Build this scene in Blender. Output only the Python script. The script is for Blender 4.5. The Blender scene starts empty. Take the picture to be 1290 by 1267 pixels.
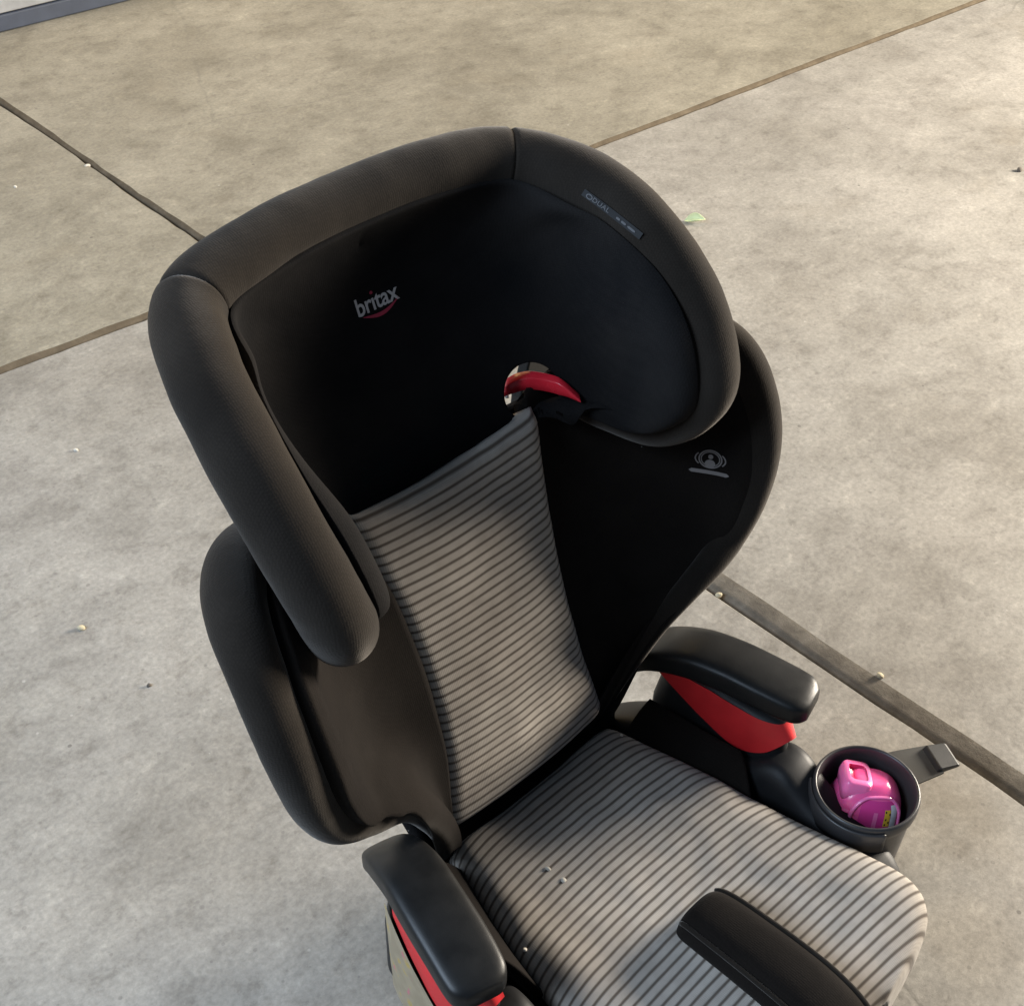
import bpy, math, random
import numpy as np
from mathutils import Vector, Matrix
from mathutils import noise as mnoise

random.seed(7)
scene = bpy.context.scene
COL = scene.collection

# ------------------------------------------------------------------ camera
PITCH, YAW = math.radians(41.0), math.radians(46.0)
cam_d = bpy.data.cameras.new('camera')
cam = bpy.data.objects.new('camera', cam_d)
COL.objects.link(cam)
cam.location = (-0.541, -0.395, 1.163)
_R = Vector((math.sin(YAW), -math.cos(YAW), 0))
_F = Vector((math.cos(YAW), math.sin(YAW), 0))
_U = Vector((0, 0, 1))
_fw = _F * math.cos(PITCH) - _U * math.sin(PITCH)
_up = _F * math.sin(PITCH) + _U * math.cos(PITCH)
_m = Matrix((_R, _up, -_fw)).transposed().to_4x4()
cam.rotation_euler = _m.to_euler()
cam_d.sensor_fit = 'HORIZONTAL'
cam_d.sensor_width = 36.0
cam_d.lens = 36.0 * 1702 / 1290
cam_d.clip_start = 0.02
cam_d.clip_end = 100
scene.camera = cam

# ------------------------------------------------------------------ light
world = bpy.data.worlds.new('World')
scene.world = world
world.use_nodes = True
bg = world.node_tree.nodes['Background']
bg.inputs[0].default_value = (0.55, 0.74, 1.0, 1)
bg.inputs[1].default_value = 0.15


def area(name, loc, target, size, size_y, power, color):
    d = bpy.data.lights.new(name, 'AREA')
    d.shape = 'RECTANGLE'
    d.size, d.size_y = size, size_y
    d.energy = power
    d.color = color
    o = bpy.data.objects.new(name, d)
    COL.objects.link(o)
    o.location = loc
    o.rotation_euler = (Vector(target) - Vector(loc)).to_track_quat('-Z', 'Y').to_euler()
    return o


# low daylight coming in from the open door on the right
area('door_daylight', (3.1, -0.80, 1.00), (0.0, 0.1, 0.28), 1.00, 0.85, 345, (1.0, 0.90, 0.76))
# cool daylight from the opening on the left
area('left_daylight', (-2.2, 1.0, 2.1), (-0.3, 0.6, 0.0), 2.0, 1.4, 140, (0.66, 0.81, 1.0))
# warm ceiling light deeper in the garage
area('ceiling_light', (0.7, 2.3, 2.4), (0.4, 1.7, 0.0), 0.8, 0.8, 24, (1.0, 0.68, 0.28))
area('right_floor_fill', (2.6, 1.0, 2.4), (1.4, 0.3, 0.0), 1.6, 1.6, 10, (1.0, 0.88, 0.72))  # warm overhead fill aimed at the floor on the right

scene.view_settings.view_transform = 'Standard'
scene.view_settings.look = 'None'
scene.view_settings.exposure = 0.0
scene.view_settings.gamma = 1.0

# ------------------------------------------------------------------ helpers


def link(o, parent=None):
    COL.objects.link(o)
    if parent is not None:
        o.parent = parent
    return o


def mesh_obj(name, verts, faces, mat, parent=None, uvs=None, smooth=True):
    me = bpy.data.meshes.new(name)
    me.from_pydata([tuple(map(float, v)) for v in verts], [], faces)
    if uvs is not None:
        ul = me.uv_layers.new(name='UVMap')
        uvs = np.asarray(uvs, float)
        li = np.empty(len(me.loops), dtype=np.int32)
        me.loops.foreach_get('vertex_index', li)
        ul.data.foreach_set('uv', uvs[li].ravel())
    if smooth:
        me.polygons.foreach_set('use_smooth', [True] * len(me.polygons))
    me.materials.append(mat)
    me.update()
    o = bpy.data.objects.new(name, me)
    return link(o, parent)


def empty(name, loc=(0, 0, 0), parent=None):
    o = bpy.data.objects.new(name, None)
    o.location = loc
    o.empty_display_size = 0.05
    return link(o, parent)


def tag(o, label, cat, group=None):
    o['label'] = label
    o['category'] = cat
    if group:
        o['group'] = group
    return o


def catmull(P, n):
    """centripetal-ish Catmull-Rom through P, n samples, even arc length"""
    P = np.asarray(P, float)
    Q = np.vstack([2 * P[0] - P[1], P, 2 * P[-1] - P[-2]])
    out = []
    for i in range(1, len(Q) - 2):
        for t in np.linspace(0, 1, 24, endpoint=False):
            a, b, c, d = Q[i - 1], Q[i], Q[i + 1], Q[i + 2]
            out.append(0.5 * ((2 * b) + (c - a) * t + (2 * a - 5 * b + 4 * c - d) * t * t
                              + (-a + 3 * b - 3 * c + d) * t ** 3))
    out.append(P[-1])
    out = np.array(out)
    s = np.r_[0, np.cumsum(np.linalg.norm(np.diff(out, axis=0), axis=1))]
    t = np.linspace(0, s[-1], n)
    return np.stack([np.interp(t, s, out[:, k]) for k in range(out.shape[1])], 1)


def grid_faces(n, m, wrap_m=False, wrap_n=False, flip=False):
    f = []
    for i in range(n if wrap_n else n - 1):
        for j in range(m if wrap_m else m - 1):
            a = i * m + j
            b = i * m + (j + 1) % m
            c = ((i + 1) % n) * m + (j + 1) % m
            d = ((i + 1) % n) * m + j
            f.append((a, d, c, b) if flip else (a, b, c, d))
    return f


def frames(path):
    T = np.gradient(path, axis=0)
    T /= np.linalg.norm(T, axis=1)[:, None]
    N = np.zeros_like(T)
    v = np.cross(T[0], [0.3, 0.2, 1.0])
    N[0] = v / np.linalg.norm(v)
    for i in range(1, len(T)):
        v = N[i - 1] - T[i] * np.dot(N[i - 1], T[i])
        N[i] = v / np.linalg.norm(v)
    return T, N, np.cross(T, N)


def tube(path, rad, m=28, wob=None):
    """closed tube with capped (shrunk) ends; returns verts, faces, uvs"""
    T, N, B = frames(path)
    a = np.linspace(0, 2 * np.pi, m, endpoint=False)
    n = len(path)
    V = (path[:, None, :] + rad[:, None, None] * (np.cos(a)[None, :, None] * N[:, None, :]
                                                  + np.sin(a)[None, :, None] * B[:, None, :]))
    s = np.r_[0, np.cumsum(np.linalg.norm(np.diff(path, axis=0), axis=1))]
    uv = np.stack([np.repeat(s[:, None], m, 1), np.repeat((a * rad.mean())[None, :], n, 0)], 2)
    V = V.reshape(-1, 3)
    uv = uv.reshape(-1, 2)
    F = grid_faces(n, m, wrap_m=True)
    k = len(V)
    V = np.vstack([V, path[0], path[-1]])
    uv = np.vstack([uv, [0, 0], [s[-1], 0]])
    F += [(k, (j + 1) % m, j) for j in range(m)]
    F += [(k + 1, (n - 1) * m + j, (n - 1) * m + (j + 1) % m) for j in range(m)]
    return V, F, uv


def soften(V, path, m):
    """slack cloth over foam: low, irregular swells round a tube"""
    n = len(path)
    for i in range(n):
        for j in range(m):
            k = i * m + j
            d = V[k] - path[i]
            q = Vector(V[k])
            a = mnoise.noise(q * 22) * 0.030 + mnoise.noise(q * 55) * 0.012 + mnoise.noise(Vector((q.x * 30, q.y * 30, q.z * 110))) * 0.008
            V[k] = path[i] + d * (1 + a)


def loft(name, rings, mat, parent=None, cap0=True, cap1=True, uvs=None, flip=False):
    n, m = len(rings), len(rings[0])
    V = np.array(rings, float).reshape(-1, 3)
    F = grid_faces(n, m, wrap_m=True, flip=flip)
    if cap0:
        F.append(tuple(range(m)) if flip else tuple(reversed(range(m))))
    if cap1:
        c = tuple((n - 1) * m + j for j in range(m))
        F.append(tuple(reversed(c)) if flip else c)
    return mesh_obj(name, V, F, mat, parent, uvs)


def fix_normals(o):
    import bmesh
    bm = bmesh.new()
    bm.from_mesh(o.data)
    bmesh.ops.recalc_face_normals(bm, faces=bm.faces)
    bm.to_mesh(o.data)
    bm.free()
    return o


def solidify(o, t, offset=-1.0):
    md = o.modifiers.new('thickness', 'SOLIDIFY')
    md.thickness = t
    md.offset = offset
    md.use_even_offset = False
    return o


def bevel(o, w, seg=3):
    md = o.modifiers.new('bevel', 'BEVEL')
    md.width = w
    md.segments = seg
    md.limit_method = 'ANGLE'
    md.angle_limit = math.radians(40)
    return o


# ------------------------------------------------------------------ materials


def new_mat(name):
    m = bpy.data.materials.new(name)
    m.use_nodes = True
    nt = m.node_tree
    return m, nt, nt.nodes['Principled BSDF']


def noise(nt, vec, scale, detail=4, rough=0.55):
    n = nt.nodes.new('ShaderNodeTexNoise')
    n.inputs['Scale'].default_value = scale
    n.inputs['Detail'].default_value = detail
    n.inputs['Roughness'].default_value = rough
    if vec is not None:
        nt.links.new(vec, n.inputs['Vector'])
    return n.outputs['Fac']


def ramp(nt, fac, stops):
    r = nt.nodes.new('ShaderNodeValToRGB')
    el = r.color_ramp.elements
    while len(el) < len(stops):
        el.new(0.5)
    for e, (p, c) in zip(el, stops):
        e.position = p
        e.color = (*c, 1) if len(c) == 3 else c
    nt.links.new(fac, r.inputs[0])
    return r.outputs[0]


def math_n(nt, op, a, b=None, c=None):
    n = nt.nodes.new('ShaderNodeMath')
    n.operation = op
    for i, v in enumerate((a, b, c)):
        if v is None:
            continue
        if isinstance(v, (int, float)):
            n.inputs[i].default_value = v
        else:
            nt.links.new(v, n.inputs[i])
    return n.outputs[0]


def mix_col(nt, fac, a, b, mode='MIX'):
    n = nt.nodes.new('ShaderNodeMix')
    n.data_type = 'RGBA'
    n.blend_type = mode
    for s, v in ((n.inputs['Factor'], fac), (n.inputs['A'], a), (n.inputs['B'], b)):
        pass
    ins = [i for i in n.inputs if i.enabled]
    fi = [i for i in n.inputs if i.identifier == 'Factor_Float'][0]
    ai = [i for i in n.inputs if i.identifier == 'A_Color'][0]
    bi = [i for i in n.inputs if i.identifier == 'B_Color'][0]
    for s, v in ((fi, fac), (ai, a), (bi, b)):
        if isinstance(v, (int, float)):
            s.default_value = v
        elif isinstance(v, tuple):
            s.default_value = (*v, 1) if len(v) == 3 else v
        else:
            nt.links.new(v, s)
    return [o for o in n.outputs if o.identifier == 'Result_Color'][0]


def bump(nt, bsdf, height, strength, dist):
    b = nt.nodes.new('ShaderNodeBump')
    b.inputs['Strength'].default_value = strength
    b.inputs['Distance'].default_value = dist
    nt.links.new(height, b.inputs['Height'])
    nt.links.new(b.outputs[0], bsdf.inputs['Normal'])
    return b


def coord(nt, kind='Object'):
    return nt.nodes.new('ShaderNodeTexCoord').outputs[kind]


def weave_height(nt, pitch=0.0019):
    """knitted mesh relief: small dots in rows"""
    v = nt.nodes.new('ShaderNodeTexVoronoi')
    v.inputs['Scale'].default_value = 1.0 / pitch
    v.inputs['Randomness'].default_value = 0.35
    nt.links.new(coord(nt), v.inputs['Vector'])
    return v.outputs['Distance']


def fabric(name, c0, c1, sheen=0.35):
    m, nt, b = new_mat(name)
    n = noise(nt, coord(nt), 14, 5)
    col = ramp(nt, n, [(0.3, c0), (0.7, c1)])
    h = weave_height(nt)
    col2 = mix_col(nt, math_n(nt, 'MULTIPLY', h, 0.6), col, tuple(x * 0.45 for x in c0))
    # odd bits of lint and dust
    vo = nt.nodes.new('ShaderNodeTexVoronoi')
    vo.inputs['Scale'].default_value = 55
    nt.links.new(coord(nt), vo.inputs['Vector'])
    sp = nt.nodes.new('ShaderNodeSeparateColor')
    nt.links.new(vo.outputs['Color'], sp.inputs[0])
    lint = math_n(nt, 'MULTIPLY', math_n(nt, 'GREATER_THAN', sp.outputs[0], 0.955),
                  math_n(nt, 'LESS_THAN', vo.outputs['Distance'], math_n(nt, 'MULTIPLY', sp.outputs[1], 0.055)))
    col2 = mix_col(nt, math_n(nt, 'MULTIPLY', lint, 0.6), col2, (0.25, 0.24, 0.23))
    dust = ramp(nt, noise(nt, coord(nt), 6.0, 6, 0.6), [(0.45, (0, 0, 0)), (0.80, (0.06, 0.06, 0.06))])
    col2 = mix_col(nt, dust, col2, (0.14, 0.125, 0.11))
    nt.links.new(col2, b.inputs['Base Color'])
    b.inputs['Roughness'].default_value = 0.92
    b.inputs['Specular IOR Level'].default_value = 0.07
    b.inputs['Sheen Weight'].default_value = sheen
    b.inputs['Sheen Roughness'].default_value = 0.45
    b.inputs['Sheen Tint'].default_value = (0.92, 0.86, 0.80, 1)
    hs = math_n(nt, 'ADD', math_n(nt, 'MULTIPLY', h, -0.5), math_n(nt, 'MULTIPLY', noise(nt, coord(nt), 45, 3), 1.2))
    bump(nt, b, hs, 0.35, 0.0012)
    return m


M_FAB = fabric('black_knit_fabric', (0.0135, 0.0110, 0.0090), (0.0210, 0.0170, 0.0138), 0.17)
M_LIN = fabric('black_lining_fabric', (0.007, 0.007, 0.0078), (0.012, 0.011, 0.011), 0.0)
M_TRIM = fabric('charcoal_trim_fabric', (0.0075, 0.0060, 0.0052), (0.0115, 0.0092, 0.0078), 0.04)


def stripe_mat():
    m, nt, b = new_mat('striped_grey_fabric')
    uv = coord(nt, 'UV')
    sep = nt.nodes.new('ShaderNodeSeparateXYZ')
    nt.links.new(uv, sep.inputs[0])
    wob = math_n(nt, 'MULTIPLY', math_n(nt, 'SUBTRACT', noise(nt, uv, 14, 3), 0.5), 0.0016)
    v = math_n(nt, 'ADD', sep.outputs[1], wob)
    ph = math_n(nt, 'FRACT', math_n(nt, 'DIVIDE', v, 0.0084))
    d = math_n(nt, 'ABSOLUTE', math_n(nt, 'SUBTRACT', ph, 0.5))       # 0 at line centre
    line = ramp(nt, d, [(0.06, (1, 1, 1)), (0.235, (0, 0, 0))])
    # the pale band carries a finer rib
    fine = math_n(nt, 'SINE', math_n(nt, 'MULTIPLY', v, 2 * math.pi / 0.0014))
    # threads across
    fx = math_n(nt, 'SINE', math_n(nt, 'MULTIPLY', sep.outputs[0], 2 * math.pi / 0.0016))
    mott = ramp(nt, noise(nt, coord(nt), 38, 5, 0.65), [(0.28, (0.305, 0.276, 0.243)), (0.72, (0.42, 0.385, 0.342))])
    rib = math_n(nt, 'MULTIPLY_ADD', fine, 0.10, 0.16)
    pale = mix_col(nt, rib, mott, (0.20, 0.18, 0.165))
    dark = (0.092, 0.076, 0.063)
    col = mix_col(nt, line, pale, dark)
    # faint grey wear and soiling
    dirt = ramp(nt, noise(nt, coord(nt), 9, 4), [(0.45, (1, 1, 1)), (0.75, (0.78, 0.76, 0.75))])
    col = mix_col(nt, 1.0, col, dirt, 'MULTIPLY')
    nt.links.new(col, b.inputs['Base Color'])
    b.inputs['Roughness'].default_value = 0.95
    b.inputs['Specular IOR Level'].default_value = 0.1
    b.inputs['Sheen Weight'].default_value = 0.12
    h = math_n(nt, 'MULTIPLY_ADD', line, -1.0, math_n(nt, 'MULTIPLY', math_n(nt, 'ADD', fx, fine), 0.10))
    bump(nt, b, h, 0.5, 0.0007)
    return m


M_STR = stripe_mat()


def plastic(name, c, rough=0.4, grain=0.0003, spec=0.5):
    m, nt, b = new_mat(name)
    n = noise(nt, coord(nt), 30, 4)
    col = ramp(nt, n, [(0.3, tuple(x * 0.85 for x in c)), (0.7, tuple(min(1, x * 1.12) for x in c))])
    nt.links.new(col, b.inputs['Base Color'])
    r = math_n(nt, 'MULTIPLY_ADD', noise(nt, coord(nt), 60, 5), 0.25, rough - 0.12)
    nt.links.new(r, b.inputs['Roughness'])
    b.inputs['Specular IOR Level'].default_value = spec
    if grain:
        bump(nt, b, noise(nt, coord(nt), 1400, 2), 0.25, grain)
    return m


M_PLA = plastic('black_grained_plastic', (0.008, 0.008, 0.008), 0.40, 0.0003, 0.30)
M_BASE = plastic('black_satin_plastic', (0.012, 0.012, 0.013), 0.50, 0.0003, 0.28)
M_CUP = plastic('charcoal_cup_plastic', (0.035, 0.033, 0.034), 0.38)
M_RED = plastic('red_plastic', (0.55, 0.018, 0.022), 0.45, 0.0001)
M_REDG = plastic('glossy_red_plastic', (0.58, 0.02, 0.035), 0.24, 0)
M_GREY = plastic('grey_metal_plate', (0.32, 0.33, 0.35), 0.3, 0)
M_WEB = plastic('grey_webbing', (0.075, 0.075, 0.070), 0.8)
M_TAB = plastic('dark_grey_pull_tab_plastic', (0.016, 0.016, 0.016), 0.5)
M_PRINT = plastic('pale_grey_print', (0.42, 0.40, 0.40), 0.8, 0)
M_PRINT2 = plastic('faint_grey_print', (0.16, 0.145, 0.14), 0.8, 0)
M_PRINT3 = plastic('worn_grey_lettering', (0.095, 0.095, 0.10), 0.8, 0)
M_TAG = plastic('black_woven_tag', (0.008, 0.0085, 0.010), 0.8, 0)
M_SWOOSH = plastic('red_print', (0.30, 0.02, 0.05), 0.8, 0)
M_SEAM = plastic('black_thread', (0.008, 0.008, 0.008), 0.9, 0)


def concrete_mat(name, tint):
    m, nt, b = new_mat(name)
    co = coord(nt)
    mp = nt.nodes.new('ShaderNodeMapping')
    mp.inputs['Rotation'].default_value = (0, 0, math.radians(22))
    mp.inputs['Scale'].default_value = (1.0, 1.2, 1.0)
    nt.links.new(co, mp.inputs[0])
    st = mp.outputs[0]
    # warp so that the blotches do not read as plain noise
    wn_ = nt.nodes.new('ShaderNodeTexNoise')
    wn_.inputs['Scale'].default_value = 5.0
    wn_.inputs['Detail'].default_value = 3
    nt.links.new(st, wn_.inputs['Vector'])
    wv = nt.nodes.new('ShaderNodeVectorMath')
    wv.operation = 'MULTIPLY_ADD'
    wv.inputs[1].default_value = (0.07, 0.07, 0.07)
    nt.links.new(wn_.outputs['Color'], wv.inputs[0])
    nt.links.new(st, wv.inputs[2])
    wp = wv.outputs[0]
    big = noise(nt, co, 1.1, 4, 0.5)
    bro = noise(nt, wp, 3.2, 5, 0.55)
    mid = noise(nt, wp, 9.0, 9, 0.66)
    cl = noise(nt, wp, 30.0, 10, 0.75)
    fin = noise(nt, co, 150.0, 8, 0.7)
    base = ramp(nt, big, [(0.32, tuple(0.235 * t for t in tint)), (0.68, tuple(0.275 * t for t in tint))])
    mb = ramp(nt, bro, [(0.34, (0.87, 0.86, 0.845)), (0.50, (1.0, 1.0, 1.0)), (0.66, (1.13, 1.13, 1.14))])
    m1 = ramp(nt, mid, [(0.32, (0.78, 0.77, 0.76)), (0.50, (1.0, 1.0, 1.0)), (0.66, (1.13, 1.13, 1.13))])
    m3 = ramp(nt, cl, [(0.35, (0.76, 0.75, 0.74)), (0.46, (0.97, 0.97, 0.97)), (0.56, (1.02, 1.02, 1.02)), (0.66, (1.22, 1.22, 1.21))])
    m2 = ramp(nt, fin, [(0.36, (0.82, 0.82, 0.82)), (0.52, (1.0, 1.0, 1.0)), (0.64, (1.14, 1.14, 1.14))])
    col = base
    for mm in (mb, m1, m2, m3):
        col = mix_col(nt, 1.0, col, mm, 'MULTIPLY')
    # brown oily stains
    sf = ramp(nt, noise(nt, co, 3.6, 4, 0.55), [(0.60, (0, 0, 0)), (0.78, (0.35, 0.35, 0.35))])
    col = mix_col(nt, sf, col, (0.17, 0.135, 0.085))
    # sand grains and pits
    for sc, thr, rad_, c_, amt in ((34, 0.93, 0.11, (0.07, 0.063, 0.055), 0.6), (110, 0.84, 0.28, (0.11, 0.10, 0.09), 0.35), (75, 0.985, 0.18, (0.44, 0.42, 0.38), 0.45)):
        vo = nt.nodes.new('ShaderNodeTexVoronoi')
        vo.inputs['Scale'].default_value = sc
        nt.links.new(co, vo.inputs['Vector'])
        sep = nt.nodes.new('ShaderNodeSeparateColor')
        nt.links.new(vo.outputs['Color'], sep.inputs[0])
        pk = math_n(nt, 'MULTIPLY', math_n(nt, 'GREATER_THAN', sep.outputs[0], thr),
                    math_n(nt, 'LESS_THAN', vo.outputs['Distance'], math_n(nt, 'MULTIPLY', sep.outputs[1], rad_)))
        col = mix_col(nt, math_n(nt, 'MULTIPLY', pk, amt), col, c_)
    # hairline crack
    vc = nt.nodes.new('ShaderNodeTexVoronoi')
    vc.feature = 'DISTANCE_TO_EDGE'
    vc.inputs['Scale'].default_value = 0.75
    nt.links.new(wp, vc.inputs['Vector'])
    ck = ramp(nt, vc.outputs['Distance'], [(0.0005, (0.22, 0.22, 0.22)), (0.0018, (0, 0, 0))])
    ck = math_n(nt, 'MULTIPLY', ck, ramp(nt, noise(nt, co, 1.7, 2), [(0.50, (0, 0, 0)), (0.60, (1, 1, 1))]))
    col = mix_col(nt, ck, col, (0.07, 0.065, 0.055))
    nt.links.new(col, b.inputs['Base Color'])
    r = math_n(nt, 'MULTIPLY_ADD', mid, -0.40, 0.80)
    nt.links.new(r, b.inputs['Roughness'])
    b.inputs['Specular IOR Level'].default_value = 0.35
    h = math_n(nt, 'ADD', math_n(nt, 'MULTIPLY', fin, 0.25), math_n(nt, 'MULTIPLY', cl, 0.6))
    h = math_n(nt, 'ADD', h, math_n(nt, 'MULTIPLY', mid, 0.8))
    h = math_n(nt, 'SUBTRACT', h, ck)
    bump(nt, b, h, 0.30, 0.0025)
    return m


M_CON = concrete_mat('garage_concrete', (1.0, 0.94, 0.835))
M_CON_T = concrete_mat('tan_garage_concrete', (0.925, 0.845, 0.665))
M_JOINT = plastic('dusty_joint_concrete', (0.12, 0.105, 0.085), 0.9, 0)

# ------------------------------------------------------------------ floor
jA0, jA1 = np.array([0.4985, 2.146]), np.array([0.443, -0.145])       # joint running towards the wall
jB0, jB1 = np.array([0.048, 1.302]), np.array([2.39, 1.08])           # joint crossing it


def line_x(p, q, r, s):
    d1, d2 = q - p, s - r
    t = ((r[0] - p[0]) * d2[1] - (r[1] - p[1]) * d2[0]) / (d1[0] * d2[1] - d1[1] * d2[0])
    return p + t * d1


X = line_x(jA0, jA1, jB0, jB1)
dA = (jA1 - jA0) / np.linalg.norm(jA1 - jA0)        # towards viewer (-y)
dB = (jB1 - jB0) / np.linalg.norm(jB1 - jB0)        # towards +x
L = 7.0
floor = mesh_obj('floor', [(-8, -8, -0.013), (9, -8, -0.013), (9, 9, -0.013), (-8, 9, -0.013)],
                 [(0, 1, 2, 3)], M_JOINT, None, smooth=False)
floor['kind'] = 'structure'


def tool_mat(name, c0, c1, c2):
    m, nt, b = new_mat(name)
    c = ramp(nt, noise(nt, coord(nt), 30, 8, 0.7), [(0.3, c0), (0.50, c1), (0.72, c2)])
    nt.links.new(c, b.inputs['Base Color'])
    b.inputs['Roughness'].default_value = 0.85
    b.inputs['Specular IOR Level'].default_value = 0.2
    bump(nt, b, noise(nt, coord(nt), 160, 6, 0.7), 0.4, 0.002)
    return m


M_TOOL = tool_mat('tooled_joint_edge_concrete', (0.085, 0.073, 0.058), (0.125, 0.108, 0.086), (0.19, 0.168, 0.136))
M_TOOL_T = tool_mat('brown_joint_edge_concrete', (0.070, 0.054, 0.036), (0.098, 0.077, 0.052), (0.14, 0.112, 0.078))
PROF = [(0.0, -0.0125), (0.05, -0.0080), (0.12, -0.0046), (0.40, -0.0028), (0.75, -0.0011), (1.0, 0.0)]


def slab(sa, sb):
    """quadrant of the joint cross: runs along sa*dA and sb*dB, with tooled edges on the two joints"""
    da, db = dA * sa, dB * sb
    wA = (0.029 if sa > 0 else 0.008) if sb > 0 else 0.004        # rounded border along the joint that runs to the wall
    wB = 0.011 if sa < 0 else 0.003
    V = []
    n = 120
    rng = random.Random(int(sa * 3 + sb * 5 + 40))
    ts = np.linspace(0, 1, n) ** 1.6 * L
    gap = 0.0022
    wavA = [0.0016 * math.sin(9 * t + sb) + (rng.random() - 0.5) * 0.0030 for t in ts]
    wavB = [0.0016 * math.sin(7 * t + sa) + (rng.random() - 0.5) * 0.0030 for t in ts]
    for k, (fr_, z) in enumerate(PROF):
        row = []
        ia, ib = fr_ * wA + gap, fr_ * wB + gap
        f = 0.35 + 0.65 * fr_
        for q in range(n - 1, 0, -1):
            row.append(X + da * max(ts[q], ib) + db * (ia + wavA[q] * f))
        row.append(X + da * ib + db * ia)
        for q in range(1, n):
            row.append(X + db * max(ts[q], ia) + da * (ib + wavB[q] * f))
        V += [(p[0], p[1], z) for p in row]
    m = 2 * n - 1
    F = grid_faces(len(PROF), m)
    last = [(len(PROF) - 1) * m + j for j in range(m)]
    V.append(tuple(X + da * L + db * L) + (0.0,))
    F.append(tuple(last + [len(V) - 1]))
    o = mesh_obj('concrete_slab', V, F, M_CON if sa > 0 else M_CON_T, floor, smooth=False)
    o.data.materials.append(M_TOOL if sa > 0 else M_TOOL_T)
    fix_normals(o)
    for p in o.data.polygons:
        p.use_smooth = len(p.vertices) == 4
        p.material_index = 1 if len(p.vertices) == 4 and not (sa > 0 and sb < 0) else 0
    if o.data.polygons[-1].normal.z < 0:
        o.data.flip_normals()
    return o


for sa in (1, -1):
    for sb in (1, -1):
        slab(sa, sb)

# wall at the far end: white board over a grey kerb with a dark base strip
M_WALL = plastic('white_wall_paint', (0.80, 0.79, 0.76), 0.7, 0)
M_KERB = plastic('grey_kerb_paint', (0.30, 0.30, 0.30), 0.7, 0)
M_STRIP = plastic('dark_base_strip', (0.050, 0.060, 0.085), 0.6, 0)
w0, w1 = np.array([0.670, 2.470]), np.array([0.988, 2.434])
wd = (w1 - w0) / np.linalg.norm(w1 - w0)
wn = np.array([-wd[1], wd[0]])
wall = empty('garage_wall', (float(w0[0]), float(w0[1]), 0))
tag(wall, 'white garage wall above a grey kerb with a dark base strip', 'wall')


def wall_box(name, z0, z1, off, mat):
    a, b_ = -wd * 2.5, wd * 3.0
    ring = [a + wn * off, b_ + wn * off, b_ + wn * (off + 0.12), a + wn * (off + 0.12)]
    V = [(p[0], p[1], z0) for p in ring] + [(p[0], p[1], z1) for p in ring]
    F = [(0, 1, 5, 4), (1, 2, 6, 5), (2, 3, 7, 6), (3, 0, 4, 7), (4, 5, 6, 7), (3, 2, 1, 0)]
    return mesh_obj(name, V, F, mat, wall, smooth=False)


bevel(wall_box('base_strip', 0.001, 0.036, 0.0, M_STRIP), 0.003)
bevel(wall_box('kerb', 0.038, 0.075, 0.004, M_KERB), 0.003)
wall_box('wall_board', 0.077, 0.9, 0.012, M_WALL)

# ------------------------------------------------------------------ booster seat
seat = empty('booster_seat', (0, 0, 0))
tag(seat, 'black high-back child booster seat with striped grey panels, red accents and a cup holder', 'car seat')


def mirror(P):
    P = np.array(P, float)
    P[:, 0] *= -1
    return P


# ---- headrest -------------------------------------------------------------
RIM = [(0.0, 0.347, 0.668), (0.080, 0.341, 0.668), (0.151, 0.324, 0.659), (0.183, 0.268, 0.648), (0.196, 0.212, 0.620),
       (0.199, 0.166, 0.578), (0.193, 0.138, 0.530), (0.184, 0.140, 0.502), (0.171, 0.164, 0.477),
       (0.158, 0.206, 0.470), (0.136, 0.247, 0.474)]
RIM_R = [0.0245, 0.025, 0.0265, 0.0265, 0.0262, 0.026, 0.026, 0.0255, 0.024, 0.019, 0.012]
full = np.vstack([mirror(RIM)[::-1], np.array(RIM)[1:]])
fr = np.array(RIM_R[::-1] + RIM_R[1:])
pr = catmull(np.c_[full, fr], 361)
path, rad = pr[:, :3], pr[:, 3]
arc = np.r_[0, np.cumsum(np.linalg.norm(np.diff(path, axis=0), axis=1))]
half = arc[180]
seam_i = 180 + int(np.argmin(np.linalg.norm(path[180:] - np.array(RIM[2]), axis=1)))
seam_j = 360 - seam_i

SEAM = [(0.0, 0.323, 0.664), (0.075, 0.318, 0.663), (0.133, 0.304, 0.657), (0.153, 0.255, 0.645), (0.165, 0.226, 0.634), (0.174, 0.178, 0.607),
        (0.172, 0.143, 0.572), (0.166, 0.125, 0.528), (0.161, 0.130, 0.500), (0.153, 0.160, 0.478),
        (0.142, 0.203, 0.474), (0.122, 0.246, 0.478)]


def spine_y(z):
    return np.interp(z, [0.40, 0.45, 0.50, 0.55, 0.60, 0.64, 0.668], [0.232, 0.252, 0.279, 0.303, 0.322, 0.332, 0.335])


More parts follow.
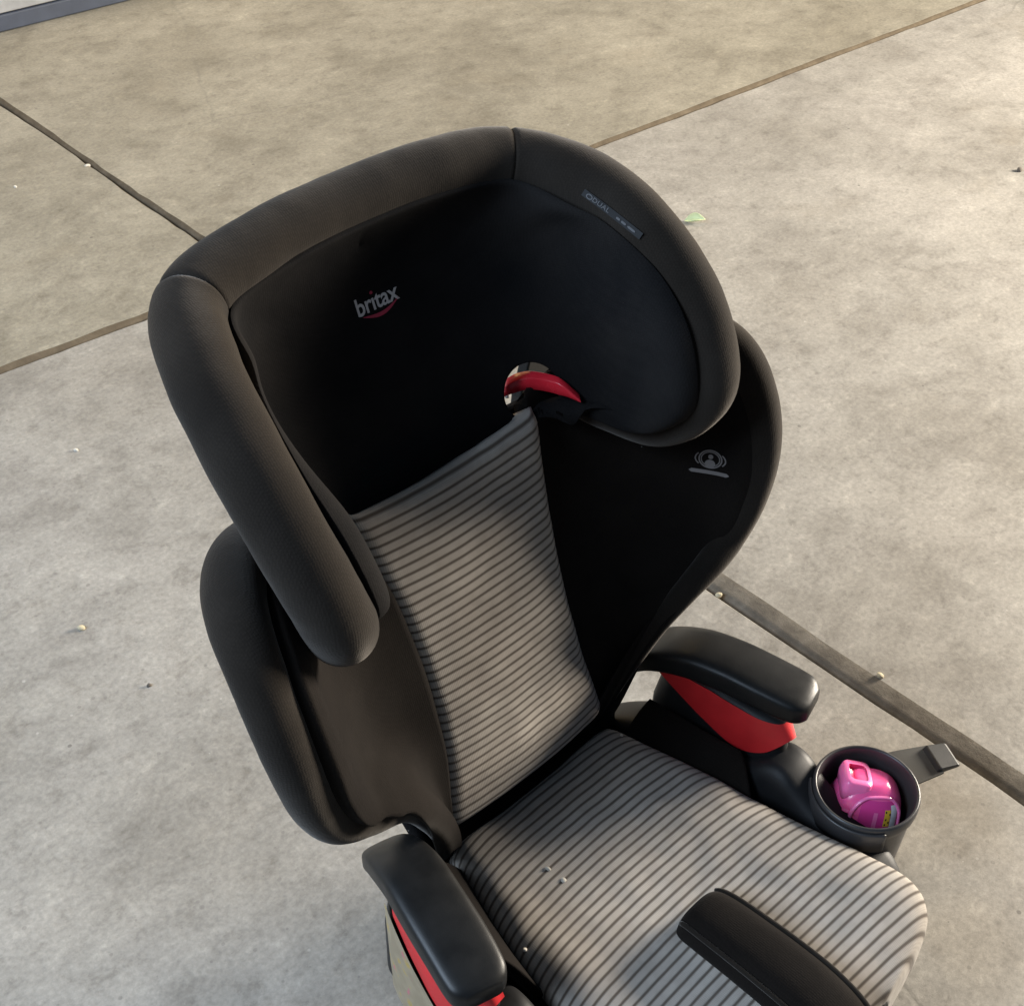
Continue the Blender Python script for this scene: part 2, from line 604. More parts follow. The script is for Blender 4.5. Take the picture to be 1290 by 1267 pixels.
def head_lining():
    nu, nv = 361, 121
    S = catmull(np.vstack([mirror(SEAM)[::-1], np.array(SEAM)[1:]]), nu)
    V = np.zeros((nu, nv, 3))
    UV = np.zeros((nu, nv, 2))
    for i in range(nu):
        u = (i - (nu - 1) / 2) / ((nu - 1) / 2)
        a = abs(u)
        s = S[i]
        sg = np.sign(s[0]) if abs(s[0]) > 1e-6 else 0.0
        zt = np.interp(a, [0, 0.10, 0.22, 0.45, 0.8, 1.0], [0.640, 0.628, 0.605, 0.560, 0.480, 0.430])
        t = np.array([0.0, spine_y(zt), zt])
        wing = np.clip((a - 0.20) / 0.16, 0, 1)
        wing = wing * wing * (3 - 2 * wing)
        low = np.clip((a - 0.42) / 0.22, 0, 1)
        low = low * low * (3 - 2 * low)
        zk = s[2] * 0.7 + zt * 0.3
        p1 = (np.array([s[0] * 0.97, s[1] * 0.75 + spine_y(s[2]) * 0.25, s[2] - 0.012]) * (1 - wing)
              + np.array([s[0] - sg * 0.004, s[1] * 0.2 + spine_y(zk) * 0.8, zk]) * wing)
        p2 = np.array([s[0] * 0.72, spine_y(zt), zt * 0.92 + s[2] * 0.08])
        for j in range(nv):
            v = (j / (nv - 1)) ** 1.25
            b = ((1 - v) ** 3) * s + 3 * v * (1 - v) ** 2 * p1 + 3 * v * v * (1 - v) * p2 + v ** 3 * t
            # padded ridge of the lining right inside the bolster
            x_ = v / 0.10
            puff = x_ * math.exp(1 - x_) if x_ < 8 else 0.0
            puff *= float(np.interp(a, [0.80, 0.95], [1.0, 0.0]))
            b = b + np.array([-sg * wing * (0.006 + 0.012 * low), -0.004 - 0.009 * low, 0.0]) * puff
            V[i, j] = b
            UV[i, j] = (i / nu, v)
    V = V.reshape(-1, 3)
    F = grid_faces(nu, nv)
    return mesh_obj('headrest', V, F, M_LIN, seat, UV.reshape(-1, 2))


HOLE_C = (0.1085, 0.2556, 0.489)
HOLE_R = (0.0235, 0.025)
headrest = head_lining()
# normals must face the child (towards -y) so that thickness grows backwards
if sum(p.normal.y for p in headrest.data.polygons) > 0:
    headrest.data.flip_normals()
import bmesh
_bm = bmesh.new()
_bm.from_mesh(headrest.data)
bmesh.ops.remove_doubles(_bm, verts=_bm.verts, dist=2e-5)
_bm.to_mesh(headrest.data)
_bm.free()
# opening for the shoulder-belt guide at the lower corner: snap the mesh to an ellipse and drop what lies inside
_bm = bmesh.new()
_bm.from_mesh(headrest.data)


_hn = Vector((-0.45, -0.85, 0.28)).normalized()
_hx = Vector((0.88, -0.47, 0.0)).normalized()
_hy = _hn.cross(_hx).normalized() * -1
_hc = Vector(HOLE_C)


def _er(v):
    d = v.co - _hc
    if abs(d.dot(_hn)) > 0.045:
        return 9.0
    return math.hypot(d.dot(_hx) / HOLE_R[0], d.dot(_hy) / HOLE_R[1])


_near = [f for f in _bm.faces if any(_er(v) < 1.3 for v in f.verts)]
bmesh.ops.triangulate(_bm, faces=_near)
_snap = set()
for e in _bm.edges:
    a_, b_ = e.verts
    ra, rb = _er(a_), _er(b_)
    if ra < 8 and rb < 8 and (ra < 1) != (rb < 1):
        _snap.add(a_ if abs(ra - 1) < abs(rb - 1) else b_)
for v in _snap:
    r_ = _er(v)
    d = v.co - _hc
    u_, w_ = d.dot(_hx), d.dot(_hy)
    v.co += _hx * (u_ / r_ - u_) + _hy * (w_ / r_ - w_)
_dead = [f for f in _bm.faces if any(_er(v) < 0.998 for v in f.verts) or all(_er(v) < 1.002 for v in f.verts)]
bmesh.ops.delete(_bm, geom=_dead, context='FACES')
_bm.to_mesh(headrest.data)
_bm.free()
solidify(headrest, 0.016)


def rim_piece(name, i0, i1, end0, end1):
    p, r = path[i0:i1 + 1].copy(), rad[i0:i1 + 1].copy()
    s = arc[i0:i1 + 1] - arc[i0]
    tot = s[-1]
    for k in range(len(p)):
        for dist, kind in ((s[k], end0), (tot - s[k], end1)):
            if kind == 'seam':      # stitched crease
                r[k] -= 0.0020 * math.exp(-(dist / 0.0022) ** 2)
            elif kind == 'tip':
                w = 0.03
                if dist < w:
                    r[k] *= math.sqrt(max(0.02, 1 - (1 - dist / w) ** 2))
    V, F, uv = tube(p, r, 40)
    soften(V, p, 40)
    return mesh_obj(name, V, F, M_FAB, headrest, uv)


rim_piece('top_bolster', seam_j, seam_i, 'seam', 'seam')
rim_piece('side_bolster', seam_i, 360, 'seam', 'tip')
rim_piece('side_bolster', 0, seam_j, 'tip', 'seam')

# ---- backrest ---------------------------------------------------------------
EDGE = [(0.100, 0.236, 0.482), (0.092, 0.220, 0.441), (0.085, 0.203, 0.401), (0.081, 0.187, 0.355), (0.080, 0.176, 0.324),
        (0.081, 0.165, 0.290), (0.084, 0.155, 0.254), (0.090, 0.1455, 0.217), (0.0965, 0.138, 0.182)]


def striped_panel():
    n, m = 90, 41
    E_ = catmull(EDGE, n)
    s = np.r_[0, np.cumsum(np.linalg.norm(np.diff(E_, axis=0), axis=1))]
    rows, uvs = [], []
    for i in range(n):
        r, w = [], []
        x, y, z = E_[i]
        endr = min(s[i], s[-1] - s[i])
        sink = 0.006 * math.exp(-(endr / 0.006) ** 2)
        for j in range(m):
            t = -1 + 2 * j / (m - 1)
            k = 1 - abs(t) ** 2.2
            side = 0.004 * math.exp(-((1 - abs(t)) / 0.05) ** 2)
            wv_ = 0.0010 * mnoise.noise(Vector((x * t * 14, 3.1, z * 20))) + 0.0005 * mnoise.noise(Vector((x * t * 45, 7.7, z * 45)))
            r.append((x * t, y - 0.006 * k + sink + side + wv_, z))
            w.append((x * t, s[i]))
        rows.append(r)
        uvs.append(w)
    V = np.array(rows).reshape(-1, 3)
    o = mesh_obj('striped_panel', V, grid_faces(n, m), M_STR, None, np.array(uvs).reshape(-1, 2))
    if sum(p.normal.y for p in o.data.polygons) > 0:
        o.data.flip_normals()
    solidify(o, 0.022)
    return o


WING = [(0.160, 0.258, 0.500), (0.197, 0.234, 0.514), (0.224, 0.204, 0.521), (0.241, 0.174, 0.521), (0.250, 0.148, 0.507), (0.2535, 0.128, 0.476),
        (0.251, 0.115, 0.432), (0.242, 0.113, 0.384), (0.224, 0.115, 0.346), (0.197, 0.114, 0.327),
        (0.170, 0.117, 0.309), (0.146, 0.128, 0.272), (0.124, 0.139, 0.226), (0.108, 0.148, 0.185), (0.100, 0.158, 0.150)]
WING_R = [0.016, 0.021, 0.022, 0.021, 0.0195, 0.0185, 0.018, 0.0170, 0.0155, 0.0135, 0.0115, 0.0095, 0.0078, 0.006, 0.005]


def back_shell():
    """rear plastic shell joining the two wings behind the cushions"""
    n, m = 40, 41
    rows = []
    for i in range(n):
        z = 0.03 + (0.47 - 0.03) * i / (n - 1)
        hw = np.interp(z, [0.03, 0.17, 0.22, 0.28, 0.34, 0.47], [0.105, 0.115, 0.125, 0.150, 0.185, 0.195])
        yb = np.interp(z, [0.03, 0.17, 0.47], [0.165, 0.178, 0.268])
        r = []
        for j in range(m):
            t = -1 + 2 * j / (m - 1)
            r.append((hw * t, yb - 0.035 * abs(t) ** 4, z))
        rows.append(r)
    o = mesh_obj('backrest', np.array(rows).reshape(-1, 3), grid_faces(n, m), M_LIN, seat)
    if sum(p.normal.y for p in o.data.polygons) > 0:
        o.data.flip_normals()
    solidify(o, 0.012)
    return o


backrest = back_shell()
panel = striped_panel()
panel.parent = backrest


def wing_parts(sg):
    pr = catmull(np.c_[np.array(WING), WING_R], 150)
    p, r = pr[:, :3] * [sg, 1, 1], pr[:, 3].copy()
    s = np.r_[0, np.cumsum(np.linalg.norm(np.diff(p, axis=0), axis=1))]
    for k in range(150):
        for dist in (s[k], s[-1] - s[k]):
            if dist < 0.015:
                r[k] *= math.sqrt(max(0.03, 1 - (1 - dist / 0.015) ** 2))
    V, F, uv = tube(p, r, 36)
    soften(V, p, 36)
    fix_normals(mesh_obj('wing_bolster', V, F, M_FAB, backrest, uv))
    # lining between bolster and striped panel
    nu, nv = 110, 40
    top = [(0.100, 0.262, 0.560)]
    W = catmull(np.array(WING), nu) * [sg, 1, 1]
    E2 = np.vstack([[(0.106, 0.246, 0.486)], EDGE[:], [(0.100, 0.150, 0.150)]])
    E2 = catmull(E2, nu) * [sg, 1, 1]
    wr = np.interp(np.linspace(0, 1, nu), np.linspace(0, 1, len(WING_R)), WING_R)
    V, UV = [], []
    for i in range(nu):
        b = E2[i] + np.array([0.0, 0.015, 0.0])
        din = (b - W[i]) * [1, 0, 1]
        din = din / np.linalg.norm(din)
        a = W[i] + wr[i] * (0.74 * din + np.array([0, -0.42, 0.0]))
        ab = b - a
        dep = np.linalg.norm(ab)
        for j in range(nv):
            v = j / (nv - 1)
            q = a + ab * v
            bow = math.sin(math.pi * v ** 1.15)
            q = q + np.array([sg * 0.05 * dep * bow, 0.175 * dep * bow, 0.0])
            puff = math.exp(-((v - 0.07) / 0.06) ** 2)
            q = q + np.array([-sg * 0.002 * puff, -0.006 * puff, 0.0])
            V.append(q)
            UV.append((i / nu, v))
    o = mesh_obj('side_lining', V, grid_faces(nu, nv), M_TRIM, backrest, UV)
    if sum(p.normal.y * p.area for p in o.data.polygons) > 0:
        o.data.flip_normals()
    solidify(o, 0.014)
    return o


wing_parts(1)
wing_parts(-1)

# ---- base ----------------------------------------------------------------
BW = [(0.150, 0.085), (0.147, 0.118), (0.132, 0.143), (0.105, 0.166), (0.05, 0.182), (-0.03, 0.186), (-0.10, 0.187), (-0.125, 0.180),
      (-0.148, 0.160), (-0.162, 0.130), (-0.168, 0.085)]


def base_ring(z, sc, inset=0.0):
    P = catmull(BW, 36)
    right = [(max(0.01, w * sc - inset), y * sc, z) for y, w in P]
    left = [(-x, y, z) for x, y, z in right[::-1]]
    return right + left


base = loft('base', [base_ring(0.0, 0.93), base_ring(0.006, 0.96), base_ring(0.03, 0.985), base_ring(0.09, 1.0), base_ring(0.118, 0.995),
                     base_ring(0.129, 0.975), base_ring(0.135, 0.93), base_ring(0.137, 0.8)], M_BASE, seat)
fix_normals(base)


def side_rail(sg):
    """raised black fairing carrying the armrest, falling forward to the cup holder"""
    ys = [0.172, 0.160, 0.130, 0.090, 0.050, 0.020, 0.000, -0.020, -0.045, -0.080, -0.125, -0.150, -0.160]
    tz = [0.130, 0.142, 0.156, 0.168, 0.166, 0.168, 0.182, 0.184, 0.170, 0.153, 0.138, 0.118, 0.100]
    cx = [0.128, 0.133, 0.145, 0.158, 0.169, 0.175, 0.177, 0.177, 0.176, 0.175, 0.174, 0.165, 0.160]
    hw = [0.010, 0.020, 0.026, 0.027, 0.028, 0.0285, 0.028, 0.0265, 0.025, 0.024, 0.022, 0.018, 0.008]
    K = catmull(np.c_[ys, tz, cx, hw], 70)
    rings = []
    for y, z, x, h in K:
        r = []
        for a in np.linspace(0, 2 * np.pi, 36, endpoint=False):
            c, s_ = math.cos(a), math.sin(a)
            px = math.copysign(abs(c) ** 0.5, c)
            pz = math.copysign(abs(s_) ** 0.5, s_)
            mid = (0.08 + z) / 2
            r.append((sg * (x + h * px), y, mid + (z - 0.08) / 2 * pz))
        rings.append(r)
    return fix_normals(loft('side_rail', rings, M_BASE, base))


side_rail(1)
side_rail(-1)

# ---- armrests ---------------------------------------------------------------
CAP = [(0.158, 0.161, 0.192, 0.011, 0.010), (0.160, 0.154, 0.204, 0.0195, 0.0145), (0.165, 0.132, 0.224, 0.0235, 0.0155), (0.172, 0.100, 0.238, 0.0255, 0.0155),
       (0.181, 0.065, 0.2415, 0.0262, 0.0155), (0.189, 0.030, 0.2405, 0.0262, 0.0148), (0.196, 0.002, 0.2385, 0.0250, 0.0138),
       (0.1985, -0.008, 0.2375, 0.0215, 0.0122), (0.200, -0.0135, 0.2370, 0.0150, 0.0090)]


def armrest(sg):
    arm = empty('armrest', (0, 0, 0), seat)
    K = catmull(np.array(CAP), 90)
    T = np.gradient(K[:, :2], axis=0)
    T /= np.linalg.norm(T, axis=1)[:, None]
    rings = []
    for k, (x, y, z, hw, ht) in enumerate(K):
        nx, ny = -T[k][1], T[k][0]
        if nx < 0:
            nx, ny = -nx, -ny
        r = []
        for a in np.linspace(0, 2 * np.pi, 40, endpoint=False):
            c, s_ = math.cos(a), math.sin(a)
            px = math.copysign(abs(c) ** 0.34, c)
            pz = math.copysign(abs(s_) ** 0.40, s_)
            crown = 0.0022 * (1 - px * px) if s_ > 0 else 0.0
            r.append((sg * (x + nx * hw * px), y + ny * hw * px, z + 0.0015 + ht * 0.86 * pz + crown))
        rings.append(r)
    cap = fix_normals(loft('cap', rings, M_PLA, arm))
    # red insert wrapped round the post under the cap
    n = 80
    U = [(0.1510, 0.122), (0.1525, 0.100), (0.1550, 0.070), (0.1590, 0.035), (0.1650, 0.008), (0.1760, -0.009), (0.1900, -0.009),
         (0.2005, 0.006), (0.2040, 0.035), (0.2010, 0.070), (0.1960, 0.098)]
    ZL = [0.211, 0.200, 0.186, 0.174, 0.183, 0.203, 0.200, 0.172, 0.157, 0.185, 0.211]
    K = catmull(np.c_[U, ZL] if sg > 0 else np.c_[U, ZL][5:], n)
    rows = []
    m = 10
    cx = 0.175
    for i in range(n):
        x, y, zl = K[i]
        zt = np.interp(y, [-0.011, 0.03, 0.065, 0.10, 0.125], [0.220, 0.224, 0.226, 0.2235, 0.212])
        r = []
        for j in range(m):
            v = j / (m - 1)
            z = zl + (zt - zl) * v
            # leans inward towards the cap
            f = 1.0 - 0.06 * v + 0.02 * math.sin(math.pi * v)
            r.append((sg * (cx + (x - cx) * f), y + 0.010 * v * float(np.interp(y, [-0.011, 0.06], [1.0, 0.2])), z))
        rows.append(r)
    ins = mesh_obj('red_insert', np.array(rows).reshape(-1, 3), grid_faces(n, m), M_RED, arm)
    fix_normals(ins)
    # dark post inside
    rings = []
    for z, f in ((0.10, 1.0), (0.17, 0.97), (0.20, 0.9), (0.222, 0.86)):
        Q = catmull(np.vstack([U, [(0.188, 0.128)], [(0.158, 0.138)], U[:1]]), 60)[:-1]
        rings.append([(sg * (cx + (x - cx) * f * 0.965), 0.05 + (y - 0.05) * f * 0.965, z) for x, y in Q])
    fix_normals(loft('post', rings, M_BASE, arm))
    return arm


arm_r = armrest(1)
arm_l = armrest(-1)

# ---- seat cushion -------------------------------------------------------------
SW = [(0.150, 0.096), (0.128, 0.100), (0.100, 0.107), (0.060, 0.118), (0.028, 0.125), (-0.010, 0.131), (-0.050, 0.138), (-0.100, 0.147), (-0.140, 0.1535),
      (-0.160, 0.1545), (-0.175, 0.151), (-0.187, 0.141), (-0.196, 0.120), (-0.202, 0.090), (-0.205, 0.060)]


def seat_z(x, y):
    hw = np.interp(-y, [-p[0] for p in SW], [p[1] for p in SW])
    t = abs(x) / hw
    z = 0.166 + 0.010 * t ** 2 - 0.012 * t ** 10
    z += 0.010 * np.interp(y, [-0.16, -0.06, 0.03, 0.126, 0.136, 0.150], [1.0, 0.25, 0.0, 0.0, -0.3, -3.5])
    if y < -0.150:
        q = min(1.0, (-0.150 - y) / 0.055)
        z -= 0.022 * q * q
    return z


def seat_cushion():
    n, m = 110, 57
    K = catmull(SW, n)
    rows, uvs = [], []
    s = 0.0
    prev = None
    for i in range(n):
        y, w = K[i]
        zc = seat_z(0, y)
        if prev is not None:
            s += math.hypot(y - prev[0], zc - prev[1])
        prev = (y, zc)
        r, u = [], []
        for j in range(m):
            t = -1 + 2 * j / (m - 1)
            # front edge bows forward in the middle, its corners stay back
            yy = y
            r.append((w * t, yy, seat_z(w * t, y) + 0.0022 * mnoise.noise(Vector((w * t * 13, y * 15, 1.3))) + 0.0010 * mnoise.noise(Vector((w * t * 42, y * 42, 5.0)))))
            u.append((w * t, s - 0.010 * t * t))
        rows.append(r)
        uvs.append(u)
    # front face rolls under
    y, w = K[-1]
    for dy, dz, ws in ((0.002, -0.008, 0.985), (0.008, -0.018, 0.97), (0.018, -0.026, 0.95)):
        r, u = [], []
        s += 0.014
        for j in range(m):
            t = -1 + 2 * j / (m - 1)
            r.append((w * t * ws, y + dy, seat_z(w * t, y) + dz))
            u.append((w * t, s - 0.010 * t * t))
        rows.append(r)
        uvs.append(u)
    n2 = len(rows)
    # rolled sides: add border columns
    R2, U2 = [], []
    for r, u in zip(rows, uvs):
        l, q = np.array(r[0]), np.array(r[-1])
        lo = [l + [-0.003, 0, -0.007], l + [-0.003, 0, -0.018], l + [0.001, 0, -0.030]]
        ro = [q + [0.003, 0, -0.007], q + [0.003, 0, -0.018], q + [-0.001, 0, -0.030]]
        R2.append(lo[::-1] + [np.array(p) for p in r] + ro)
        U2.append([u[0]] * 3 + list(u) + [u[-1]] * 3)
    V = np.array(R2).reshape(-1, 3)
    o = mesh_obj('seat_cushion', V, grid_faces(n2, m + 6), M_STR, seat, np.array(U2).reshape(-1, 2))
    if sum(p.normal.z * p.area for p in o.data.polygons) < 0:
        o.data.flip_normals()
    return o


cushion = seat_cushion()


def side_trim(sg):
    """charcoal fabric flap between cushion and armrest"""
    n, m = 50, 16
    rows = []
    for i in range(n):
        v = i / (n - 1)
        y = 0.122 - v * 0.134
        w = np.interp(-y, [-p[0] for p in SW], [p[1] for p in SW]) + 0.001
        out = np.interp(y, [-0.012, 0.03, 0.122], [0.156, 0.150, 0.140])
        r = []
        for j in range(m):
            t = j / (m - 1)
            z = 0.153 + (0.030 if sg > 0 else 0.050) * t + 0.006 * math.sin(math.pi * t) - (0.004 if i == n - 1 else 0)
            r.append((sg * (w + (out - w) * t), y + 0.034 * t * v, z - 0.004 * v * t))
        rows.append(r)
    o = mesh_obj('side_trim', np.array(rows).reshape(-1, 3), grid_faces(n, m), M_TRIM, cushion)
    if sum(p.normal.z * p.area for p in o.data.polygons) < 0:
        o.data.flip_normals()
    solidify(o, 0.010)
    return o


side_trim(1)
side_trim(-1)


def clip_pad():
    """padded strap over the front centre of the seat"""
    ys = [-0.050, -0.053, -0.061, -0.078, -0.105, -0.135, -0.165, -0.190, -0.206, -0.214, -0.216]
    zs = [0.178, 0.187, 0.194, 0.198, 0.201, 0.203, 0.203, 0.198, 0.188, 0.170, 0.150]
    hw = [0.018, 0.0215, 0.0240, 0.0255, 0.0262, 0.0268, 0.027, 0.027, 0.027, 0.027, 0.026]
    K = catmull(np.c_[ys, zs, hw], 60)
    rings = []
    for i, (y, z, h) in enumerate(K):
        th = 0.034
        r = []
        for a in np.linspace(0, 2 * np.pi, 40, endpoint=False):
            c, s_ = math.cos(a), math.sin(a)
            px = math.copysign(abs(c) ** 0.55, c)
            pz = math.copysign(abs(s_) ** 0.7, s_)
            spread = 1.0 + 0.06 * (1 - pz)
            r.append((h * px * spread, y, z + th * 0.5 * (pz - 1) + 0.002 * (1 - px * px)))
        rings.append(r)
    pad = fix_normals(loft('clip_pad', rings, M_TRIM, cushion))
    # sewn welt along both upper edges
    for sg in (1, -1):
        p = np.array([(sg * h * 0.97, y, z - 0.0050) for y, z, h in K[4:]])
        V, F, uv = tube(p, np.full(len(p), 0.0022), 8)
        fix_normals(mesh_obj('welt', V, F, M_FAB, pad, uv))
    return pad


clip_pad()

# ---- cup holder --------------------------------------------------------------


def lathe(name, prof, c, mat, parent=None, m=64, cap0=False, cap1=True):
    rings = [[(c[0] + r * math.cos(a), c[1] + r * math.sin(a), c[2] + z) for a in np.linspace(0, 2 * np.pi, m, endpoint=False)]
             for r, z in prof]
    return fix_normals(loft(name, rings, mat, parent, cap0, cap1))


CUP = (0.2035, -0.080, 0.0)
cup = lathe('cup_holder', [(0.034, 0.062), (0.0385, 0.066), (0.0415, 0.120), (0.0435, 0.160), (0.0445, 0.166), (0.0468, 0.1685), (0.0475, 0.173),
                           (0.0475, 0.179), (0.0465, 0.1815), (0.0448, 0.1820), (0.0436, 0.1800), (0.0425, 0.170), (0.0415, 0.155),
                           (0.0385, 0.090), (0.036, 0.074), (0.025, 0.072), (0.004, 0.072)], CUP, M_CUP, base, cap0=True)
# bracket band round the inner side of the cup
aa = np.linspace(math.radians(120), math.radians(235), 40)
bp = np.array([(CUP[0] + 0.0505 * math.cos(a), CUP[1] + 0.0505 * math.sin(a), 0.170) for a in aa])
rows = []
for (x, y, z), a in zip(bp, aa):
    n_ = np.array([math.cos(a), math.sin(a)])
    rows.append([(x, y, 0.155), (x, y, 0.1765), (x - n_[0] * 0.0015, y - n_[1] * 0.0015, 0.178), (x - n_[0] * 0.003, y - n_[1] * 0.003, 0.1765),
                 (x - n_[0] * 0.003, y - n_[1] * 0.003, 0.155)])
fix_normals(loft('bracket', rows, M_CUP, cup))

# ---- grey strap with pull tab lying beside the base ------------------------------
sp = [(0.235, -0.030, 0.055), (0.270, -0.040, 0.075), (0.312, -0.058, 0.086), (0.350, -0.078, 0.090)]
K = catmull(sp, 24)
rows = []
for i, p in enumerate(K):
    d = np.gradient(K, axis=0)[i]
    d /= np.linalg.norm(d)
    side = np.cross(d, [0, 0, 1])
    side /= np.linalg.norm(side)
    hw = np.interp(i, [0, 23], [0.034, 0.0175])
    rows.append([p - side * hw, p + side * hw, p + side * hw - np.array([0, 0, 0.002]), p - side * hw - np.array([0, 0, 0.002])])
strap = fix_normals(loft('latch_strap', rows, M_WEB, base))
for p_ in strap.data.polygons:
    p_.use_smooth = False
e0 = K[-1]
ed = K[-1] - K[-3]
ed /= np.linalg.norm(ed)
es = np.cross(ed, [0, 0, 1])
es /= np.linalg.norm(es)
V = []
for a, w, z in ((-0.006, 0.0155, 0.0), (-0.003, 0.0155, 0.0045), (0.017, 0.0145, 0.0012), (0.020, 0.014, -0.001)):
    for s_ in (-1, 1):
        V.append(e0 + ed * a + es * (s_ * w) + np.array([0, 0, z]))
for a, w, z in ((-0.006, 0.0155, -0.004), (0.020, 0.014, -0.004)):
    for s_ in (-1, 1):
        V.append(e0 + ed * a + es * (s_ * w) + np.array([0, 0, z]))
F = [(0, 1, 3, 2), (2, 3, 5, 4), (4, 5, 7, 6), (8, 9, 1, 0), (6, 7, 11, 10), (10, 11, 9, 8), (8, 0, 2, 4, 6, 10), (1, 9, 11, 7, 5, 3)]
tabo = mesh_obj('pull_tab', V, F, M_TAB, strap, smooth=False)
fix_normals(tabo)
bevel(tabo, 0.0015)

# ---- red shoulder-belt guides behind the headrest openings -------------------------


def belt_guide():
    pts = [(0.0985, 0.278, 0.480), (0.1010, 0.274, 0.4845), (0.1086, 0.268, 0.4885), (0.1140, 0.2575, 0.4928), (0.1180, 0.2420, 0.4960),
           (0.1212, 0.2285, 0.4965), (0.1262, 0.2135, 0.4910)]
    K = catmull(pts, 48)
    rows = []
    for i, p in enumerate(K):
        w = float(np.interp(i, [0, 8, 34, 47], [0.0055, 0.0072, 0.0066, 0.0013]))
        d = np.array([0.62, 0.78, 0.0])          # away from the viewer's side of the opening
        rows.append([p + [0, 0, -w], p - d * 0.0015, p + [0, 0, w * 0.75], p + d * 0.008 + [0, 0, w * 1.05],
                     p + d * 0.010, p + d * 0.006 + [0, 0, -w]])
    g = fix_normals(loft('belt_guide', rows, M_REDG, seat))
    for q in g.data.polygons:
        q.use_smooth = True
    bevel(g, 0.0010, 2)
    # moulded bracket behind the opening
    poly = [(0.1525, 0.4790), (0.2100, 0.4420), (0.2300, 0.3400), (0.1420, 0.3880), (0.1375, 0.4177), (0.1400, 0.4400), (0.1460, 0.4580)]
    V = [(x, 0.300, z) for x, z in poly] + [(x, 0.312, z) for x, z in poly]
    k = len(poly)
    F = [tuple(range(k)), tuple(reversed(range(k, 2 * k)))] + [(a, a + k, (a + 1) % k + k, (a + 1) % k) for a in range(k)]
    br = fix_normals(mesh_obj('bracket_plate', V, F, M_PLA, g, smooth=False))
    bevel(br, 0.002)
    for x, y, z, r_ in ((0.1109, 0.286, 0.4650, 0.0022), (0.1135, 0.286, 0.4517, 0.0016)):
        lathe('screw', [(r_, 0.0), (r_, 0.003), (r_ * 0.7, 0.0042), (r_ * 0.2, 0.0045)], (x, y, z), M_GREY, g, 16, True, True)
    cl = [(0.1140, 0.284, 0.4450), (0.1215, 0.284, 0.4425), (0.1180, 0.281, 0.4345)]
    V = cl + [(x + 0.002, y + 0.010, z) for x, y, z in cl]
    fix_normals(mesh_obj('metal_clip', V, [(0, 1, 2), (3, 5, 4), (0, 3, 4, 1), (1, 4, 5, 2), (2, 5, 3, 0)], M_GREY, g, smooth=False))
    return g


belt_guide()

# ---- printed and woven marks -----------------------------------------------------
from mathutils.bvhtree import BVHTree


def drape(pts2, origin, ex, ey, target, lift):
    """lay 2-D points (metres, in a local frame) onto the cloth surface"""
    me = target.data
    bvh = BVHTree.FromPolygons([v.co for v in me.vertices], [tuple(p.vertices) for p in me.polygons])
    o, ex, ey = Vector(origin), Vector(ex).normalized(), Vector(ey)
    n = ex.cross(ey).normalized()
    ey = n.cross(ex).normalized()
    out = []
    for x, y in pts2:
        p = o + ex * x + ey * y
        h = bvh.ray_cast(p + n * 0.03, -n, 0.08)
        q = h[0] if h[0] is not None else p
        out.append(tuple(q + n * lift))
    return out


def ring2(cx, cy, rx, ry, w, a0=0, a1=2 * math.pi, n=40):
    P, F = [], []
    for i in range(n + 1):
        a = a0 + (a1 - a0) * i / n
        P += [(cx + rx * math.cos(a), cy + ry * math.sin(a)), (cx + (rx - w) * math.cos(a), cy + (ry - w) * math.sin(a))]
    for i in range(n):
        F.append((2 * i, 2 * i + 1, 2 * i + 3, 2 * i + 2))
    return P, F


def disc2(cx, cy, rx, ry, n=24):
    P = [(cx, cy)] + [(cx + rx * math.cos(2 * math.pi * i / n), cy + ry * math.sin(2 * math.pi * i / n)) for i in range(n)]
    return P, [(0, 1 + i, 1 + (i + 1) % n) for i in range(n)]


def bar2(x0, x1, y, h, n=16):
    P, F = [], []
    for i in range(n + 1):
        x = x0 + (x1 - x0) * i / n
        e = min(x - x0, x1 - x)
        k = math.sqrt(max(0.05, 1 - max(0, 1 - e / h) ** 2))
        P += [(x, y - h * k), (x, y + h * k)]
    for i in range(n):
        F.append((2 * i, 2 * i + 2, 2 * i + 3, 2 * i + 1))
    return P, F


def merge(shapes):
    P, F = [], []
    for p, f in shapes:
        k = len(P)
        P += p
        F += [tuple(i + k for i in q) for q in f]
    return P, F


def text2(body, size, bold=0.0, extra=1.0):
    cu = bpy.data.curves.new('lettering', 'FONT')
    cu.body = body
    cu.size = size
    cu.align_x = 'CENTER'
    cu.align_y = 'CENTER'
    cu.offset = bold
    cu.space_character = extra
    cu.resolution_u = 6
    o = bpy.data.objects.new('lettering', cu)
    COL.objects.link(o)
    bpy.context.view_layer.update()
    me = bpy.data.meshes.new_from_object(o.evaluated_get(bpy.context.evaluated_depsgraph_get()))
    P = [(v.co.x, v.co.y) for v in me.vertices]
    F = [tuple(p.vertices) for p in me.polygons]
    bpy.data.objects.remove(o)
    bpy.data.meshes.remove(me)
    bpy.data.curves.remove(cu)
    return P, F


def mark(name, shape, origin, ex, ey, target, mat, parent, lift=0.0006):
    P, F = shape
    return mesh_obj(name, drape(P, origin, ex, ey, target, lift), F, mat, parent, smooth=False)


